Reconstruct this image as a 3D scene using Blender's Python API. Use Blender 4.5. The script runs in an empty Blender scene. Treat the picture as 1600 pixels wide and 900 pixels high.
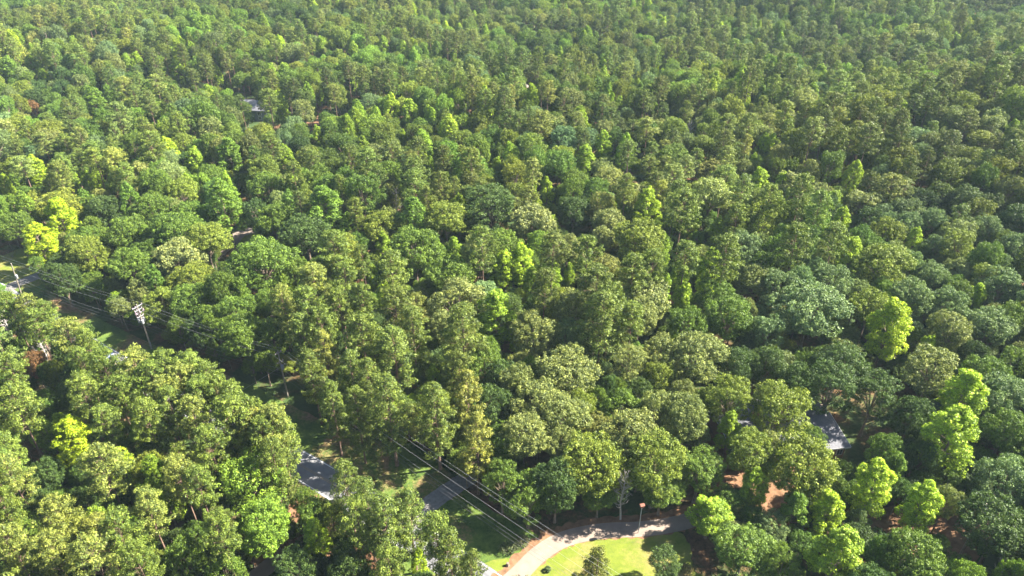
import bpy, bmesh, math, random
import numpy as np
from mathutils import Vector, Matrix

# ------------------------------------------------------------------ camera, sky, sun, exposure
S = bpy.context.scene
COL = S.collection
CAM_H = 90.0
PITCH = math.radians(32)
FPX = 1080.0
cam_d = bpy.data.cameras.new('camera')
cam = bpy.data.objects.new('camera', cam_d)
COL.objects.link(cam)
cam.location = (0, 0, CAM_H)
cam.rotation_euler = (math.radians(90) - PITCH, 0, 0)
cam_d.sensor_width = 36
cam_d.lens = 36 * FPX / 1600
cam_d.clip_start = 0.5
cam_d.clip_end = 8000
S.camera = cam

SUN_EL = math.radians(41)
SUN_AZ = Vector((0.985, 0.17)).normalized()
sunv = Vector((SUN_AZ.x * math.cos(SUN_EL), SUN_AZ.y * math.cos(SUN_EL), math.sin(SUN_EL)))
W = bpy.data.worlds.new('World')
S.world = W
W.use_nodes = True
nt = W.node_tree
bg = nt.nodes['Background']
sky = nt.nodes.new('ShaderNodeTexSky')
sky.sky_type = 'NISHITA'
sky.sun_disc = False
sky.sun_elevation = SUN_EL
sky.sun_rotation = math.atan2(SUN_AZ.x, SUN_AZ.y)
sky.air_density = 1.0
nt.links.new(sky.outputs[0], bg.inputs[0])
bg.inputs[1].default_value = 0.05
sd = bpy.data.lights.new('sun', 'SUN')
sun = bpy.data.objects.new('sun', sd)
COL.objects.link(sun)
sd.energy = 5.0
sd.angle = math.radians(0.55)
sd.color = (1.0, 0.935, 0.79)
sun.rotation_euler = sunv.to_track_quat('Z', 'Y').to_euler()
sun.location = (0, 0, 200)
S.view_settings.view_transform = 'Standard'
S.view_settings.look = 'None'
S.view_settings.gamma = 1.0
S.view_settings.exposure = 2.55
S.render.resolution_x = 1024
S.render.resolution_y = 576
S.render.engine = 'CYCLES'
S.cycles.max_bounces = 8
S.cycles.diffuse_bounces = 2
S.cycles.transmission_bounces = 4
S.cycles.volume_bounces = 1

random.seed(7)
rng = np.random.default_rng(11)

# ------------------------------------------------------------------ terrain height and picking
def ghost(x, y, cx, cy, sx, sy, a):
    return a * np.exp(-(((x - cx) / sx) ** 2 + ((y - cy) / sy) ** 2))

def hgt(x, y):
    x = np.asarray(x, float); y = np.asarray(y, float)
    h = ghost(x, y, 190, 235, 120, 60, 11) + ghost(x, y, 70, 345, 130, 45, -4) + ghost(x, y, 120, 500, 160, 70, 6)
    h = h + ghost(x, y, -200, 370, 90, 50, 8) + ghost(x, y, -330, 500, 120, 60, 10) + ghost(x, y, 0, 560, 120, 60, 7)
    h = h + ghost(x, y, 330, 420, 110, 70, 6)
    ramp = np.clip((y - 190) / 120, 0, 1)
    h = h + ramp * (3.0 * np.sin(x * 0.021 + 1.3) * np.cos(y * 0.024) + 1.8 * np.sin(x * 0.043 + y * 0.031) + 1.2 * np.cos(x * .017 - y * .052))
    m = np.clip((np.hypot(np.maximum(0, x - 60) * 0.8, 0) + np.maximum(0, y - 150) - 10) / 50, 0, 1)
    return h * m

def ray(u, v):
    dx = (u - 800) / FPX; dy = -(v - 450) / FPX
    c, s = math.cos(PITCH), math.sin(PITCH)
    return dx, c + dy * s, -s + dy * c

def pick(u, v, zo=0.0):
    """point over the ground, zo above it, that the photograph shows at pixel u, v"""
    d = ray(u, v); z = zo
    for _ in range(6):
        t = (z - CAM_H) / d[2]
        x, y = d[0] * t, d[1] * t
        z = float(hgt(x, y)) + zo
    return x, y, t

def proj(x, y, z):
    c, s = math.cos(PITCH), math.sin(PITCH)
    zz = z - CAM_H
    dep = y * c - zz * s
    up = y * s + zz * c
    return 800 + FPX * x / dep, 450 - FPX * up / dep, dep

# ------------------------------------------------------------------ node helpers
def newmat(name):
    m = bpy.data.materials.new(name); m.use_nodes = True
    n = m.node_tree.nodes; n.clear()
    out = n.new('ShaderNodeOutputMaterial')
    return m, m.node_tree, n, out

def noise(n, l, scale, detail=4, rough=0.6, coord=None, dist=0.0):
    t = n.new('ShaderNodeTexNoise'); t.inputs['Scale'].default_value = scale
    t.inputs['Detail'].default_value = detail; t.inputs['Roughness'].default_value = rough
    t.inputs['Distortion'].default_value = dist
    if coord is not None: l.new(coord, t.inputs['Vector'])
    return t.outputs['Fac']

def ramp(n, l, fac, stops):
    r = n.new('ShaderNodeValToRGB'); l.new(fac, r.inputs[0])
    e = r.color_ramp.elements
    while len(e) < len(stops): e.new(0.5)
    for k, (p, c) in enumerate(stops):
        e[k].position = p
        e[k].color = (*c, 1) if isinstance(c, tuple) else (c, c, c, 1)
    return r.outputs[0]

def mix(n, l, f, a, b, mode='MIX'):
    m = n.new('ShaderNodeMix'); m.data_type = 'RGBA'; m.blend_type = mode
    for sock, val in ((m.inputs[0], f), (m.inputs[6], a), (m.inputs[7], b)):
        if isinstance(val, bpy.types.NodeSocket): l.new(val, sock)
        elif isinstance(val, tuple): sock.default_value = (*val, 1)
        else: sock.default_value = val
    return m.outputs[2]

def mathn(n, l, op, a, b):
    m = n.new('ShaderNodeMath'); m.operation = op
    for sock, val in ((m.inputs[0], a), (m.inputs[1], b)):
        if isinstance(val, bpy.types.NodeSocket): l.new(val, sock)
        else: sock.default_value = val
    return m.outputs[0]

def simple(name, color, rough=0.8, spec=0.3, metal=0.0, var=0.0, scale=3.0, bump=0.0, var2=None):
    m, t, n, out = newmat(name); l = t.links
    b = n.new('ShaderNodeBsdfPrincipled')
    b.inputs['Roughness'].default_value = rough; b.inputs['Specular IOR Level'].default_value = spec
    b.inputs['Metallic'].default_value = metal
    g = n.new('ShaderNodeNewGeometry')
    if var:
        f = noise(n, l, scale, 5, 0.65, g.outputs['Position'])
        lo = tuple(c * (1 - var) for c in color); hi = var2 or tuple(min(1, c * (1 + var)) for c in color)
        l.new(ramp(n, l, f, [(0.32, lo), (0.68, hi)]), b.inputs['Base Color'])
        if bump:
            bp = n.new('ShaderNodeBump'); bp.inputs['Strength'].default_value = bump; bp.inputs['Distance'].default_value = 0.1
            l.new(f, bp.inputs['Height']); l.new(bp.outputs[0], b.inputs['Normal'])
    else:
        b.inputs['Base Color'].default_value = (*color, 1)
    l.new(b.outputs[0], out.inputs[0])
    return m

def ground_mat(name, grass_lo, grass_hi, straw_lo, straw_hi, edge, soft, scale, bumpd=0.25, mow=False):
    m, t, n, out = newmat(name); l = t.links
    g = n.new('ShaderNodeNewGeometry'); P = g.outputs['Position']
    b = n.new('ShaderNodeBsdfPrincipled'); b.inputs['Roughness'].default_value = 0.95
    b.inputs['Specular IOR Level'].default_value = 0.15
    fine = noise(n, l, 1.7, 6, 0.75, P)
    big = noise(n, l, scale, 5, 0.6, P, 0.4)
    mid = noise(n, l, 0.35, 4, 0.6, P)
    gc = ramp(n, l, mathn(n, l, 'ADD', mathn(n, l, 'MULTIPLY', fine, 0.5), mathn(n, l, 'MULTIPLY', mid, 0.5)), [(0.36, grass_lo), (0.62, grass_hi)])
    sc = ramp(n, l, mathn(n, l, 'ADD', mathn(n, l, 'MULTIPLY', fine, 0.6), mathn(n, l, 'MULTIPLY', mid, 0.4)), [(0.38, straw_lo), (0.62, straw_hi)])
    k = mathn(n, l, 'ADD', mathn(n, l, 'MULTIPLY', big, 0.8), mathn(n, l, 'MULTIPLY', fine, 0.2))
    f = ramp(n, l, k, [(edge - soft, 0.0), (edge + soft, 1.0)])
    c = mix(n, l, f, gc, sc)
    if mow:
        mp = n.new('ShaderNodeMapping'); l.new(P, mp.inputs['Vector'])
        mp.inputs['Scale'].default_value = (0.06, 1.0, 1.0); mp.inputs['Rotation'].default_value = (0, 0, 0.06)
        st = noise(n, l, 1.1, 3, 0.5, mp.outputs[0])
        c = mix(n, l, ramp(n, l, st, [(0.4, 0.0), (0.6, 0.35)]), c, grass_hi)
    l.new(c, b.inputs['Base Color'])
    bp = n.new('ShaderNodeBump'); bp.inputs['Strength'].default_value = 0.7; bp.inputs['Distance'].default_value = bumpd
    l.new(fine, bp.inputs['Height']); l.new(bp.outputs[0], b.inputs['Normal'])
    l.new(b.outputs[0], out.inputs[0])
    return m

def leaf_mat(name, transl=0.2, gloss=0.16):
    m, t, n, out = newmat(name); l = t.links
    a = n.new('ShaderNodeAttribute'); a.attribute_type = 'INSTANCER'; a.attribute_name = 'tint'
    v = n.new('ShaderNodeAttribute'); v.attribute_type = 'GEOMETRY'; v.attribute_name = 'leaf'
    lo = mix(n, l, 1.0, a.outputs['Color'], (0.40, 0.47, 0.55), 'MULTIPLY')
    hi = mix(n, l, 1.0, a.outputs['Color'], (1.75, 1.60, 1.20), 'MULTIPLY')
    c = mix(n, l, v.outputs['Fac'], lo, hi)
    p = n.new('ShaderNodeBsdfPrincipled'); p.inputs['Roughness'].default_value = 0.5
    p.inputs['Specular IOR Level'].default_value = gloss
    l.new(c, p.inputs['Base Color'])
    tr = n.new('ShaderNodeBsdfTranslucent')
    l.new(mix(n, l, 1.0, c, (1.25, 1.35, 0.55), 'MULTIPLY'), tr.inputs['Color'])
    ms = n.new('ShaderNodeMixShader'); ms.inputs[0].default_value = transl
    l.new(p.outputs[0], ms.inputs[1]); l.new(tr.outputs[0], ms.inputs[2])
    l.new(ms.outputs[0], out.inputs[0])
    return m

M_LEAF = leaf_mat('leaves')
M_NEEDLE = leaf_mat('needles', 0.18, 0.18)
M_BARK = simple('grey_brown_bark', (0.17, 0.13, 0.10), 0.9, 0.2, var=0.4, scale=2.5)
M_PINEBARK = simple('pine_bark', (0.16, 0.105, 0.08), 0.9, 0.2, var=0.4, scale=2.5)
M_DEAD = simple('bare_grey_wood', (0.29, 0.26, 0.25), 0.85, 0.25, var=0.3, scale=2.0)
M_FLOOR = ground_mat('forest_floor', (0.022, 0.04, 0.012), (0.05, 0.08, 0.022), (0.05, 0.028, 0.016), (0.17, 0.09, 0.05), 0.52, 0.05, 0.09)
M_VERGE = ground_mat('verge_grass_and_straw', (0.03, 0.065, 0.013), (0.11, 0.155, 0.03), (0.09, 0.05, 0.03), (0.25, 0.15, 0.085), 0.555, 0.05, 0.075)
M_LAWN = ground_mat('mown_lawn', (0.075, 0.110, 0.014), (0.145, 0.170, 0.024), (0.13, 0.12, 0.045), (0.23, 0.17, 0.075), 0.55, 0.10, 0.22, 0.06, mow=True)
M_CLAY = simple('red_clay_soil', (0.17, 0.095, 0.055), 0.95, 0.1, var=0.35, scale=0.8, bump=0.4)
M_ASPH = simple('worn_asphalt', (0.15, 0.15, 0.16), 0.9, 0.3, var=0.16, scale=0.7, bump=0.15)
M_CONC = simple('tan_concrete', (0.205, 0.160, 0.135), 0.9, 0.25, var=0.14, scale=0.5, bump=0.1)
M_GRAVEL = simple('grey_gravel_drive', (0.16, 0.15, 0.145), 0.95, 0.2, var=0.25, scale=1.5, bump=0.3)
M_WHITE = simple('white_road_paint', (0.6, 0.6, 0.6), 0.7, var=0.08, scale=2)
M_YELLOW = simple('yellow_road_paint', (0.27, 0.19, 0.09), 0.7, var=0.15, scale=2)
M_POLE = simple('weathered_pole_wood', (0.24, 0.21, 0.175), 0.85, var=0.2, scale=2)
M_METAL = simple('pale_grey_metal', (0.24, 0.245, 0.26), 0.65, 0.5, var=0.06)
M_WIRE = simple('aluminium_wire', (0.34, 0.34, 0.35), 0.6, 0.3)
M_CABLE = simple('dark_sheathed_cable', (0.13, 0.12, 0.13), 0.7)
M_PORC = simple('pale_pink_insulator', (0.36, 0.26, 0.31), 0.5, 0.5)
M_SHINGLE = simple('grey_roof_shingles', (0.13, 0.13, 0.15), 0.9, 0.2, var=0.2, scale=3.0, bump=0.3)
M_BRICK = simple('brown_brick', (0.24, 0.13, 0.09), 0.9, var=0.25, scale=6)
M_TRIM = simple('white_trim', (0.72, 0.72, 0.70), 0.6)
M_GLASS = simple('dark_window_glass', (0.03, 0.035, 0.045), 0.12, 0.6)
M_SIDING = simple('grey_blue_siding', (0.12, 0.14, 0.19), 0.8, var=0.06)
M_REDWOOD = simple('rust_red_painted_wood', (0.20, 0.085, 0.06), 0.8, var=0.15)
M_CARPAINT = simple('dark_blue_car_paint', (0.03, 0.045, 0.12), 0.25, 0.6)
M_TYRE = simple('black_tyre_rubber', (0.02, 0.02, 0.02), 0.8)

# ------------------------------------------------------------------ object helpers
def tag(o, label=None, cat=None, group=None, kind=None):
    if label: o['label'] = label
    if cat: o['category'] = cat
    if group: o['group'] = group
    if kind: o['kind'] = kind
    return o

def mesh_obj(name, verts, faces, mat, parent=None):
    me = bpy.data.meshes.new(name); me.from_pydata(verts, [], faces); me.update()
    me.materials.append(mat)
    o = bpy.data.objects.new(name, me); COL.objects.link(o)
    if parent: o.parent = parent
    return o

def empty(name, loc, rz=0.0):
    e = bpy.data.objects.new(name, None); COL.objects.link(e)
    e.empty_display_size = 0.5
    e.location = loc; e.rotation_euler = (0, 0, rz)
    return e

class MB:
    """collects boxes, tubes and prisms into one mesh"""
    def __init__(s): s.v = []; s.f = []
    def box(s, x0, y0, z0, x1, y1, z1, M=None):
        b = len(s.v)
        for z in (z0, z1):
            for (x, y) in ((x0, y0), (x1, y0), (x1, y1), (x0, y1)):
                p = Vector((x, y, z))
                s.v.append(tuple(M @ p) if M else tuple(p))
        for q in ((0, 3, 2, 1), (4, 5, 6, 7), (0, 1, 5, 4), (1, 2, 6, 5), (2, 3, 7, 6), (3, 0, 4, 7)):
            s.f.append(tuple(b + k for k in q))
        return s
    def tube(s, pts, rad, seg=8, cap=True):
        pts = [Vector(p) for p in pts]; rings = []
        for i, p in enumerate(pts):
            d = (pts[min(i + 1, len(pts) - 1)] - pts[max(i - 1, 0)]).normalized()
            a = d.orthogonal().normalized() if abs(d.z) > 0.9 else d.cross(Vector((0, 0, 1))).normalized()
            b = d.cross(a).normalized()
            r = rad[i] if isinstance(rad, (list, tuple)) else rad
            st = len(s.v)
            for k in range(seg):
                th = 2 * math.pi * k / seg
                s.v.append(tuple(p + a * (r * math.cos(th)) + b * (r * math.sin(th))))
            rings.append(st)
        for r0, r1 in zip(rings, rings[1:]):
            for k in range(seg):
                k2 = (k + 1) % seg
                s.f.append((r0 + k, r0 + k2, r1 + k2, r1 + k))
        if cap:
            s.f.append(tuple(rings[0] + k for k in range(seg))[::-1])
            s.f.append(tuple(rings[-1] + k for k in range(seg)))
        return s
    def poly(s, pts):
        b = len(s.v); s.v += [tuple(p) for p in pts]; s.f.append(tuple(range(b, b + len(pts)))); return s
    def build(s, name, mat, parent=None):
        o = mesh_obj(name, s.v, s.f, mat, parent)
        return o

# ------------------------------------------------------------------ ground
def axis(parts):
    out = []
    for a, b, st in parts:
        out += list(np.arange(a, b, st))
    out.append(parts[-1][1]); return np.array(out)
gx = axis([(-3000, -600, 300), (-600, 600, 8), (600, 3000, 300)])
gy = axis([(-600, 0, 100), (0, 760, 8), (760, 1600, 140), (1600, 5000, 425)])
X, Y = np.meshgrid(gx, gy)
Z = hgt(X, Y)
nx, ny = len(gx), len(gy)
gv = np.stack([X.ravel(), Y.ravel(), Z.ravel()], 1).tolist()
gf = [(j * nx + i, j * nx + i + 1, (j + 1) * nx + i + 1, (j + 1) * nx + i) for j in range(ny - 1) for i in range(nx - 1)]
tag(mesh_obj('ground', gv, gf, M_FLOOR), kind='structure')

def smooth_poly(pts, n=8):
    """Catmull-Rom through 2-D points"""
    P = [pts[0]] + list(pts) + [pts[-1]]; out = []
    for i in range(1, len(P) - 2):
        p0, p1, p2, p3 = [np.array(P[i + k], float) for k in (-1, 0, 1, 2)]
        for k in range(n):
            t = k / n
            out.append(0.5 * (2 * p1 + (p2 - p0) * t + (2 * p0 - 5 * p1 + 4 * p2 - p3) * t * t + (3 * p1 - p0 - 3 * p2 + p3) * t ** 3))
    out.append(np.array(pts[-1], float))
    return out

def ribbon(name, pts, w, zo, mat, off=0.0, kind='structure', jag=0.0, parent=None):
    v = []; f = []
    for i, p in enumerate(pts):
        d = pts[min(i + 1, len(pts) - 1)] - pts[max(i - 1, 0)]
        d = d / np.hypot(*d); nrm = np.array([-d[1], d[0]])
        for s in (-1, 1):
            q = p + nrm * (off + s * (w / 2 + random.uniform(-jag, jag)))
            v.append((q[0], q[1], float(hgt(q[0], q[1])) + zo))
    for i in range(len(pts) - 1):
        f.append((2 * i, 2 * i + 2, 2 * i + 3, 2 * i + 1)[::-1])
    o = mesh_obj(name, v, f, mat, parent)
    if kind: tag(o, kind=kind)
    return o

def px(*uv): return [np.array(pick(u, v)[:2]) for u, v in uv]

def sheet(name, poly, zo, mat):
    """flat ground patch with a softened outline"""
    pts = smooth_poly(list(poly) + [poly[0]], 6)[:-1]
    pts = [p + np.array([random.uniform(-.25, .25), random.uniform(-.25, .25)]) for p in pts]
    bm = bmesh.new()
    vs = [bm.verts.new((p[0], p[1], 0)) for p in pts]
    bm.faces.new(vs)
    bmesh.ops.triangulate(bm, faces=bm.faces[:])
    for v in bm.verts: v.co.z = float(hgt(v.co.x, v.co.y)) + zo
    bm.normal_update()
    for f in bm.faces:
        if f.normal.z < 0: f.normal_flip()
    me = bpy.data.meshes.new(name); bm.to_mesh(me); bm.free(); me.materials.append(mat)
    o = bpy.data.objects.new(name, me); COL.objects.link(o); tag(o, kind='structure')
    return o

ROAD = smooth_poly([(-260, 232), (-190, 184), (-132, 146.5), (-87, 116.6), (-60, 100.2), (-33.2, 83.4), (-20, 74.1), (-5, 63.2), (12, 50.5), (40, 30), (70, 8)], 10)
TREELINE_PX = [(0, 398), (40, 405), (62, 440), (110, 476), (200, 520), (300, 566), (400, 606), (470, 640), (540, 672), (600, 690), (655, 695), (700, 735), (760, 790), (850, 842)]
verge_poly = px(*TREELINE_PX) + [np.array(p) for p in ((14, 60), (8, 47), (-4, 56), (-20, 67), (-33, 77), (-60, 94), (-87, 110), (-132, 140), (-190, 178), (-190, 192))]
sheet('grass_verge', verge_poly, 0.03, M_VERGE)
road = ribbon('road', ROAD, 5.6, 0.045, M_ASPH)
for s, nm in ((-1, 'road_edge_line'), (1, 'road_edge_line')):
    ribbon(nm, ROAD, 0.13, 0.055, M_WHITE, off=s * 2.55)
for s in (-1, 1):
    ribbon('road_centre_line', ROAD, 0.08, 0.055, M_YELLOW, off=s * 0.14)

# mown lawn in the lower middle, with the curved concrete driveway above it
lawn_poly = px((846, 870), (900, 846), (960, 838), (1030, 830), (1066, 836), (1080, 860), (1085, 890)) + [np.array(p) for p in ((30, 60), (24, 46), (6, 48), (-6, 54), (-8, 62), (-4.5, 66))]
sheet('lawn', lawn_poly, 0.04, M_LAWN)
DRIVE = smooth_poly([(-7.5, 56), (-2.2, 61)] + [tuple(p) for p in px((812, 896), (840, 868), (872, 847), (905, 836), (950, 829), (1000, 827), (1050, 820), (1080, 812), (1110, 800))], 6)
ribbon('driveway', DRIVE, 2.9, 0.07, M_CONC)
ribbon('driveway_clay_edge', DRIVE, 4.2, 0.05, M_CLAY, off=0.5, jag=0.35)
ribbon('gravel_driveway', smooth_poly([tuple(p) for p in px((630, 822), (660, 798), (690, 774), (716, 757), (738, 742))], 6), 3.4, 0.06, M_GRAVEL, jag=0.12)
ribbon('side_driveway', smooth_poly([(-135, 143)] + [tuple(p) for p in px((0, 455), (25, 444), (50, 435), (75, 424), (110, 408))], 6), 3.6, 0.06, M_GRAVEL, jag=0.08)
sheet('pasture', px((-60, 395), (0, 400), (35, 388), (55, 405), (68, 440), (40, 450), (0, 440), (-60, 455)), 0.045, M_LAWN)
ribbon('corner_driveway', smooth_poly([(-42, 58)] + [tuple(p) for p in px((405, 897), (428, 878), (446, 862))], 6), 2.8, 0.06, M_CONC, jag=0.05)
ribbon('clay_bank', smooth_poly([tuple(p) for p in px((392, 880), (420, 850), (446, 820), (470, 790), (484, 772))], 5), 3.0, 0.05, M_CLAY, jag=0.4)
ribbon('forest_driveway', smooth_poly([tuple(p) for p in px((330, 405), (352, 386), (364, 376), (375, 366), (400, 358))], 6), 4.2, 0.06, M_CONC, jag=0.1)
sheet('forest_clearing', px((352, 365), (400, 352), (418, 350), (418, 372), (385, 384), (360, 372)), 0.035, M_LAWN)
ribbon('house_driveway', smooth_poly([tuple(p) for p in px((372, 172), (385, 168), (396, 165))], 4), 6, 0.12, M_CONC)
sheet('dirt_clearing', px((818, 133), (850, 125), (860, 132), (838, 138), (820, 137)), 0.25, M_CONC)
sheet('clay_clearing', px((476, 190), (500, 186), (500, 196), (478, 198)), 0.25, M_CLAY)
sheet('house_yard', px((1095, 660), (1150, 655), (1230, 720), (1320, 730), (1340, 790), (1280, 840), (1190, 810), (1130, 760), (1100, 710)), 0.02, M_CLAY)
sheet('woodland_yard', px((1350, 800), (1450, 780), (1530, 790), (1520, 880), (1400, 900), (1350, 860)), 0.02, M_CLAY)

# ------------------------------------------------------------------ tree building
def leaf_mesh(name, C, N, size, elong, var, mat):
    """one triangle per leaf spray: centres C, normals N"""
    n = len(C)
    N = N / np.linalg.norm(N, axis=1, keepdims=True)
    R = rng.normal(size=(n, 3)); T = np.cross(N, R); T /= np.linalg.norm(T, axis=1, keepdims=True) + 1e-9
    B = np.cross(N, T)
    s = size * rng.uniform(0.65, 1.35, (n, 1))
    A = C + T * s * elong
    D = C - T * s * 0.5 * elong + B * s * 0.75 * rng.uniform(.7, 1.2, (n, 1)) + N * s * rng.uniform(-.3, .3, (n, 1))
    E = C - T * s * 0.5 * elong - B * s * 0.75 * rng.uniform(.7, 1.2, (n, 1)) + N * s * rng.uniform(-.3, .3, (n, 1))
    V = np.stack([A, D, E], 1).reshape(-1, 3)
    me = bpy.data.meshes.new(name)
    me.vertices.add(3 * n); me.vertices.foreach_set('co', V.ravel().astype(np.float32))
    me.loops.add(3 * n); me.loops.foreach_set('vertex_index', np.arange(3 * n, dtype=np.int32))
    me.polygons.add(n); me.polygons.foreach_set('loop_start', np.arange(0, 3 * n, 3, dtype=np.int32))
    at = me.attributes.new('leaf', 'FLOAT', 'FACE'); at.data.foreach_set('value', np.clip(var, 0, 1).astype(np.float32))
    me.update(calc_edges=True)
    me.materials.append(mat)
    return me

def fib(n, jit=0.3):
    k = np.arange(n) + 0.5
    z = 1 - 2 * k / n; ph = k * 2.399963 + rng.uniform(0, 6.28)
    r = np.sqrt(1 - z * z)
    P = np.stack([r * np.cos(ph), r * np.sin(ph), z], 1) + rng.normal(size=(n, 3)) * jit / math.sqrt(n) * 1.5
    return P / np.linalg.norm(P, axis=1, keepdims=True)

def clumps_to_leaves(cc, cr, cdir, per, flat=0.8, lift=0.25, spread=0.48):
    """leaf sprays on the shells of small clumps"""
    C = []; N = []; V = []
    for c, r, d in zip(cc, cr, cdir):
        u = fib(per, 0.8)
        keep = (u @ d) > -0.45
        u = u[keep]
        rad = r * rng.uniform(0.55, 1.12, (len(u), 1))
        p = u * rad; p[:, 2] *= flat
        C.append(c + p)
        nn = u + np.array([0, 0, lift]) + rng.normal(size=u.shape) * spread
        N.append(nn)
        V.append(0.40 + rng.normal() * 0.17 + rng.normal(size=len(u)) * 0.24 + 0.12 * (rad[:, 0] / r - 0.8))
    return np.concatenate(C), np.concatenate(N), np.concatenate(V)

def trunk_mesh(name, H, zc, r0, limbs, mat, lean=(0, 0)):
    mb = MB()
    n = 7; pts = []; rad = []
    for i in range(n + 1):
        t = i / n
        pts.append((lean[0] * t + 0.12 * math.sin(3 * t + H), lean[1] * t + 0.12 * math.cos(4 * t), H * t))
        rad.append(r0 * (1 - 0.86 * t) * (1.35 if i == 0 else 1))
    mb.tube(pts, rad, 7)
    for a, b, r in limbs:
        m = [(a[k] + b[k]) / 2 + (0.06 * H * 0.3 if k == 2 else 0) for k in range(3)]
        mb.tube([a, m, b], [r, r * .7, r * .25], 5, False)
    me = bpy.data.meshes.new(name); me.from_pydata(mb.v, [], mb.f); me.update(); me.materials.append(mat)
    return me

def oak(seed, R=5.0, H=17.0, nl=15, crown=0.72, low=-0.7, sub=30, per=44, ls=0.150, rs=0.10, lr=0.33):
    global rng
    rng = np.random.default_rng(seed)
    hz = R * crown * rng.uniform(1.25, 1.55)
    zc = H - hz * 1.05
    cen = np.array([rng.uniform(-.4, .4), rng.uniform(-.4, .4), zc])
    cc = []; cr = []; cd = []; limbs = []
    U = fib(int(nl * 1.45), 1.2)
    U = U[U[:, 2] > low]
    for u in U:
        k = rng.uniform(0.52, 0.80)
        lc = cen + u * np.array([R, R, hz]) * k
        r = R * lr * rng.uniform(0.7, 1.2)
        limbs.append(((0, 0, zc - hz * rng.uniform(.5, 1.1)), tuple(lc - u * r * .4), 0.13))
        s = fib(int(sub * (r / (R * lr)) ** 2) + 8, 1.0)
        s = s[(s @ u) > -0.35]
        for q in s:
            cc.append(lc + q * r * np.array([1, 1, 0.8]) * rng.uniform(.76, 1.2)); cr.append(R * rs * rng.uniform(.7, 1.35)); cd.append(q)
    s = fib(40, 1.0)
    for q in s[s[:, 2] > -0.5]:
        cc.append(cen + q * np.array([R, R, hz]) * 0.55); cr.append(R * 0.16); cd.append(q)
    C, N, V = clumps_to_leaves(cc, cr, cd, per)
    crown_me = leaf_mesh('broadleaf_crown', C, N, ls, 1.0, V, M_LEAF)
    return crown_me, trunk_mesh('broadleaf_trunk', zc + 0.3 * hz, zc, 0.32, limbs, M_BARK), dict(R=R, H=H, zc=float(zc))

def pine(seed, R=3.9, H=22.0, nb=46, length=0.50, dome=1.5, per=56):
    global rng
    rng = np.random.default_rng(seed)
    z0 = H * (1 - length)
    cc = []; cr = []; cd = []; limbs = []
    lean = (rng.uniform(-.5, .5), rng.uniform(-.5, .5))
    for i in range(nb):
        t = (i + rng.uniform(0, 1)) / nb
        z = z0 + (H - z0 - 0.6) * t
        prof = (1 - t ** dome) ** 0.62 * (0.62 + 0.38 * min(1, t * 3.2)) + 0.08
        ang = i * 2.39996 + rng.uniform(-.5, .5)
        L = R * prof * rng.uniform(0.62, 1.12)
        rise = rng.uniform(0.02, 0.35) + 0.5 * t
        d = np.array([math.cos(ang), math.sin(ang), rise]); d /= np.linalg.norm(d)
        base = np.array([lean[0] * z / H, lean[1] * z / H, z - 0.3])
        tip = base + d * L
        limbs.append((tuple(base), tuple(tip), 0.045))
        m = max(2, int(round(L / 0.72)))
        for k in range(m):
            f = 0.34 + 0.66 * (k + 1) / m
            side = np.array([-d[1], d[0], 0]) * rng.uniform(-0.75, 0.75) * (0.5 + f)
            cc.append(base + d * L * f + side + np.array([0, 0, rng.uniform(-.1, .35)]))
            cr.append(rng.uniform(0.42, 0.80)); cd.append(np.array([d[0] * .3, d[1] * .3, 1.0]))
    for k in range(7):
        a = rng.uniform(0, 6.28); q = rng.uniform(0, 0.9)
        cc.append(np.array([lean[0] + q * math.cos(a), lean[1] + q * math.sin(a), H - 0.5 - q * .6])); cr.append(.6); cd.append(np.array([0, 0, 1.0]))
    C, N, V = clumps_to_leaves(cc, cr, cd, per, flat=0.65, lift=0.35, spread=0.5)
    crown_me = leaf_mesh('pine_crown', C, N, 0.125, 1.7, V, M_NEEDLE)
    return crown_me, trunk_mesh('pine_trunk', H - 0.8, 0, 0.27, limbs, M_PINEBARK, lean), dict(R=R, H=H, zc=float(z0 + (H - z0) * .55))

def poplar(seed, R=3.6, H=19.0, nl=26, length=0.72):
    global rng
    rng = np.random.default_rng(seed)
    z0 = H * (1 - length); cc = []; cr = []; cd = []; limbs = []
    for i in range(nl):
        t = ((i + rng.uniform(0, .8)) / nl)
        z = z0 + (H - z0 - 1.3) * t
        prof = (math.sin(math.pi * min(1, 0.20 + 0.80 * t)) ** 0.6) * (1 if t < .5 else 1.12 - .25 * t)
        ang = i * 2.39996 + rng.uniform(-.6, .6)
        L = R * prof * rng.uniform(0.45, 0.86)
        c = np.array([math.cos(ang) * L, math.sin(ang) * L, z])
        limbs.append(((0, 0, z - 1.2), tuple(c), 0.08))
        # each lobe is an upright pointed plume
        h = rng.uniform(1.3, 2.6); w = rng.uniform(0.65, 1.1)
        s = fib(20, 1.0)
        for q in s:
            zz = q[2]
            taper = 1.0 - 0.45 * max(0, zz)
            cc.append(c + np.array([q[0] * w * taper, q[1] * w * taper, zz * h * .62 + .3])); cr.append(rng.uniform(.34, .62)); cd.append(np.array([q[0], q[1], .7]))
    for k in range(3):
        for j in range(10):
            a = rng.uniform(0, 6.28); q = rng.uniform(0, .8) * (1 - j / 12)
            cc.append(np.array([rng.uniform(-.7, .7) * .3 + q * math.cos(a) + (k - 1) * .7, q * math.sin(a) + (k % 2) * .6, H - 2.4 + j * .24 - abs(k - 1) * .6])); cr.append(.42); cd.append(np.array([math.cos(a), math.sin(a), .6]))
    C, N, V = clumps_to_leaves(cc, cr, cd, 46, flat=0.9, lift=0.2, spread=0.4)
    crown_me = leaf_mesh('poplar_crown', C, N, 0.155, 1.0, V, M_LEAF)
    return crown_me, trunk_mesh('poplar_trunk', H - 1.5, 0, 0.24, limbs, M_BARK), dict(R=R, H=H, zc=float(z0 + (H - z0) * .58))

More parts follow.
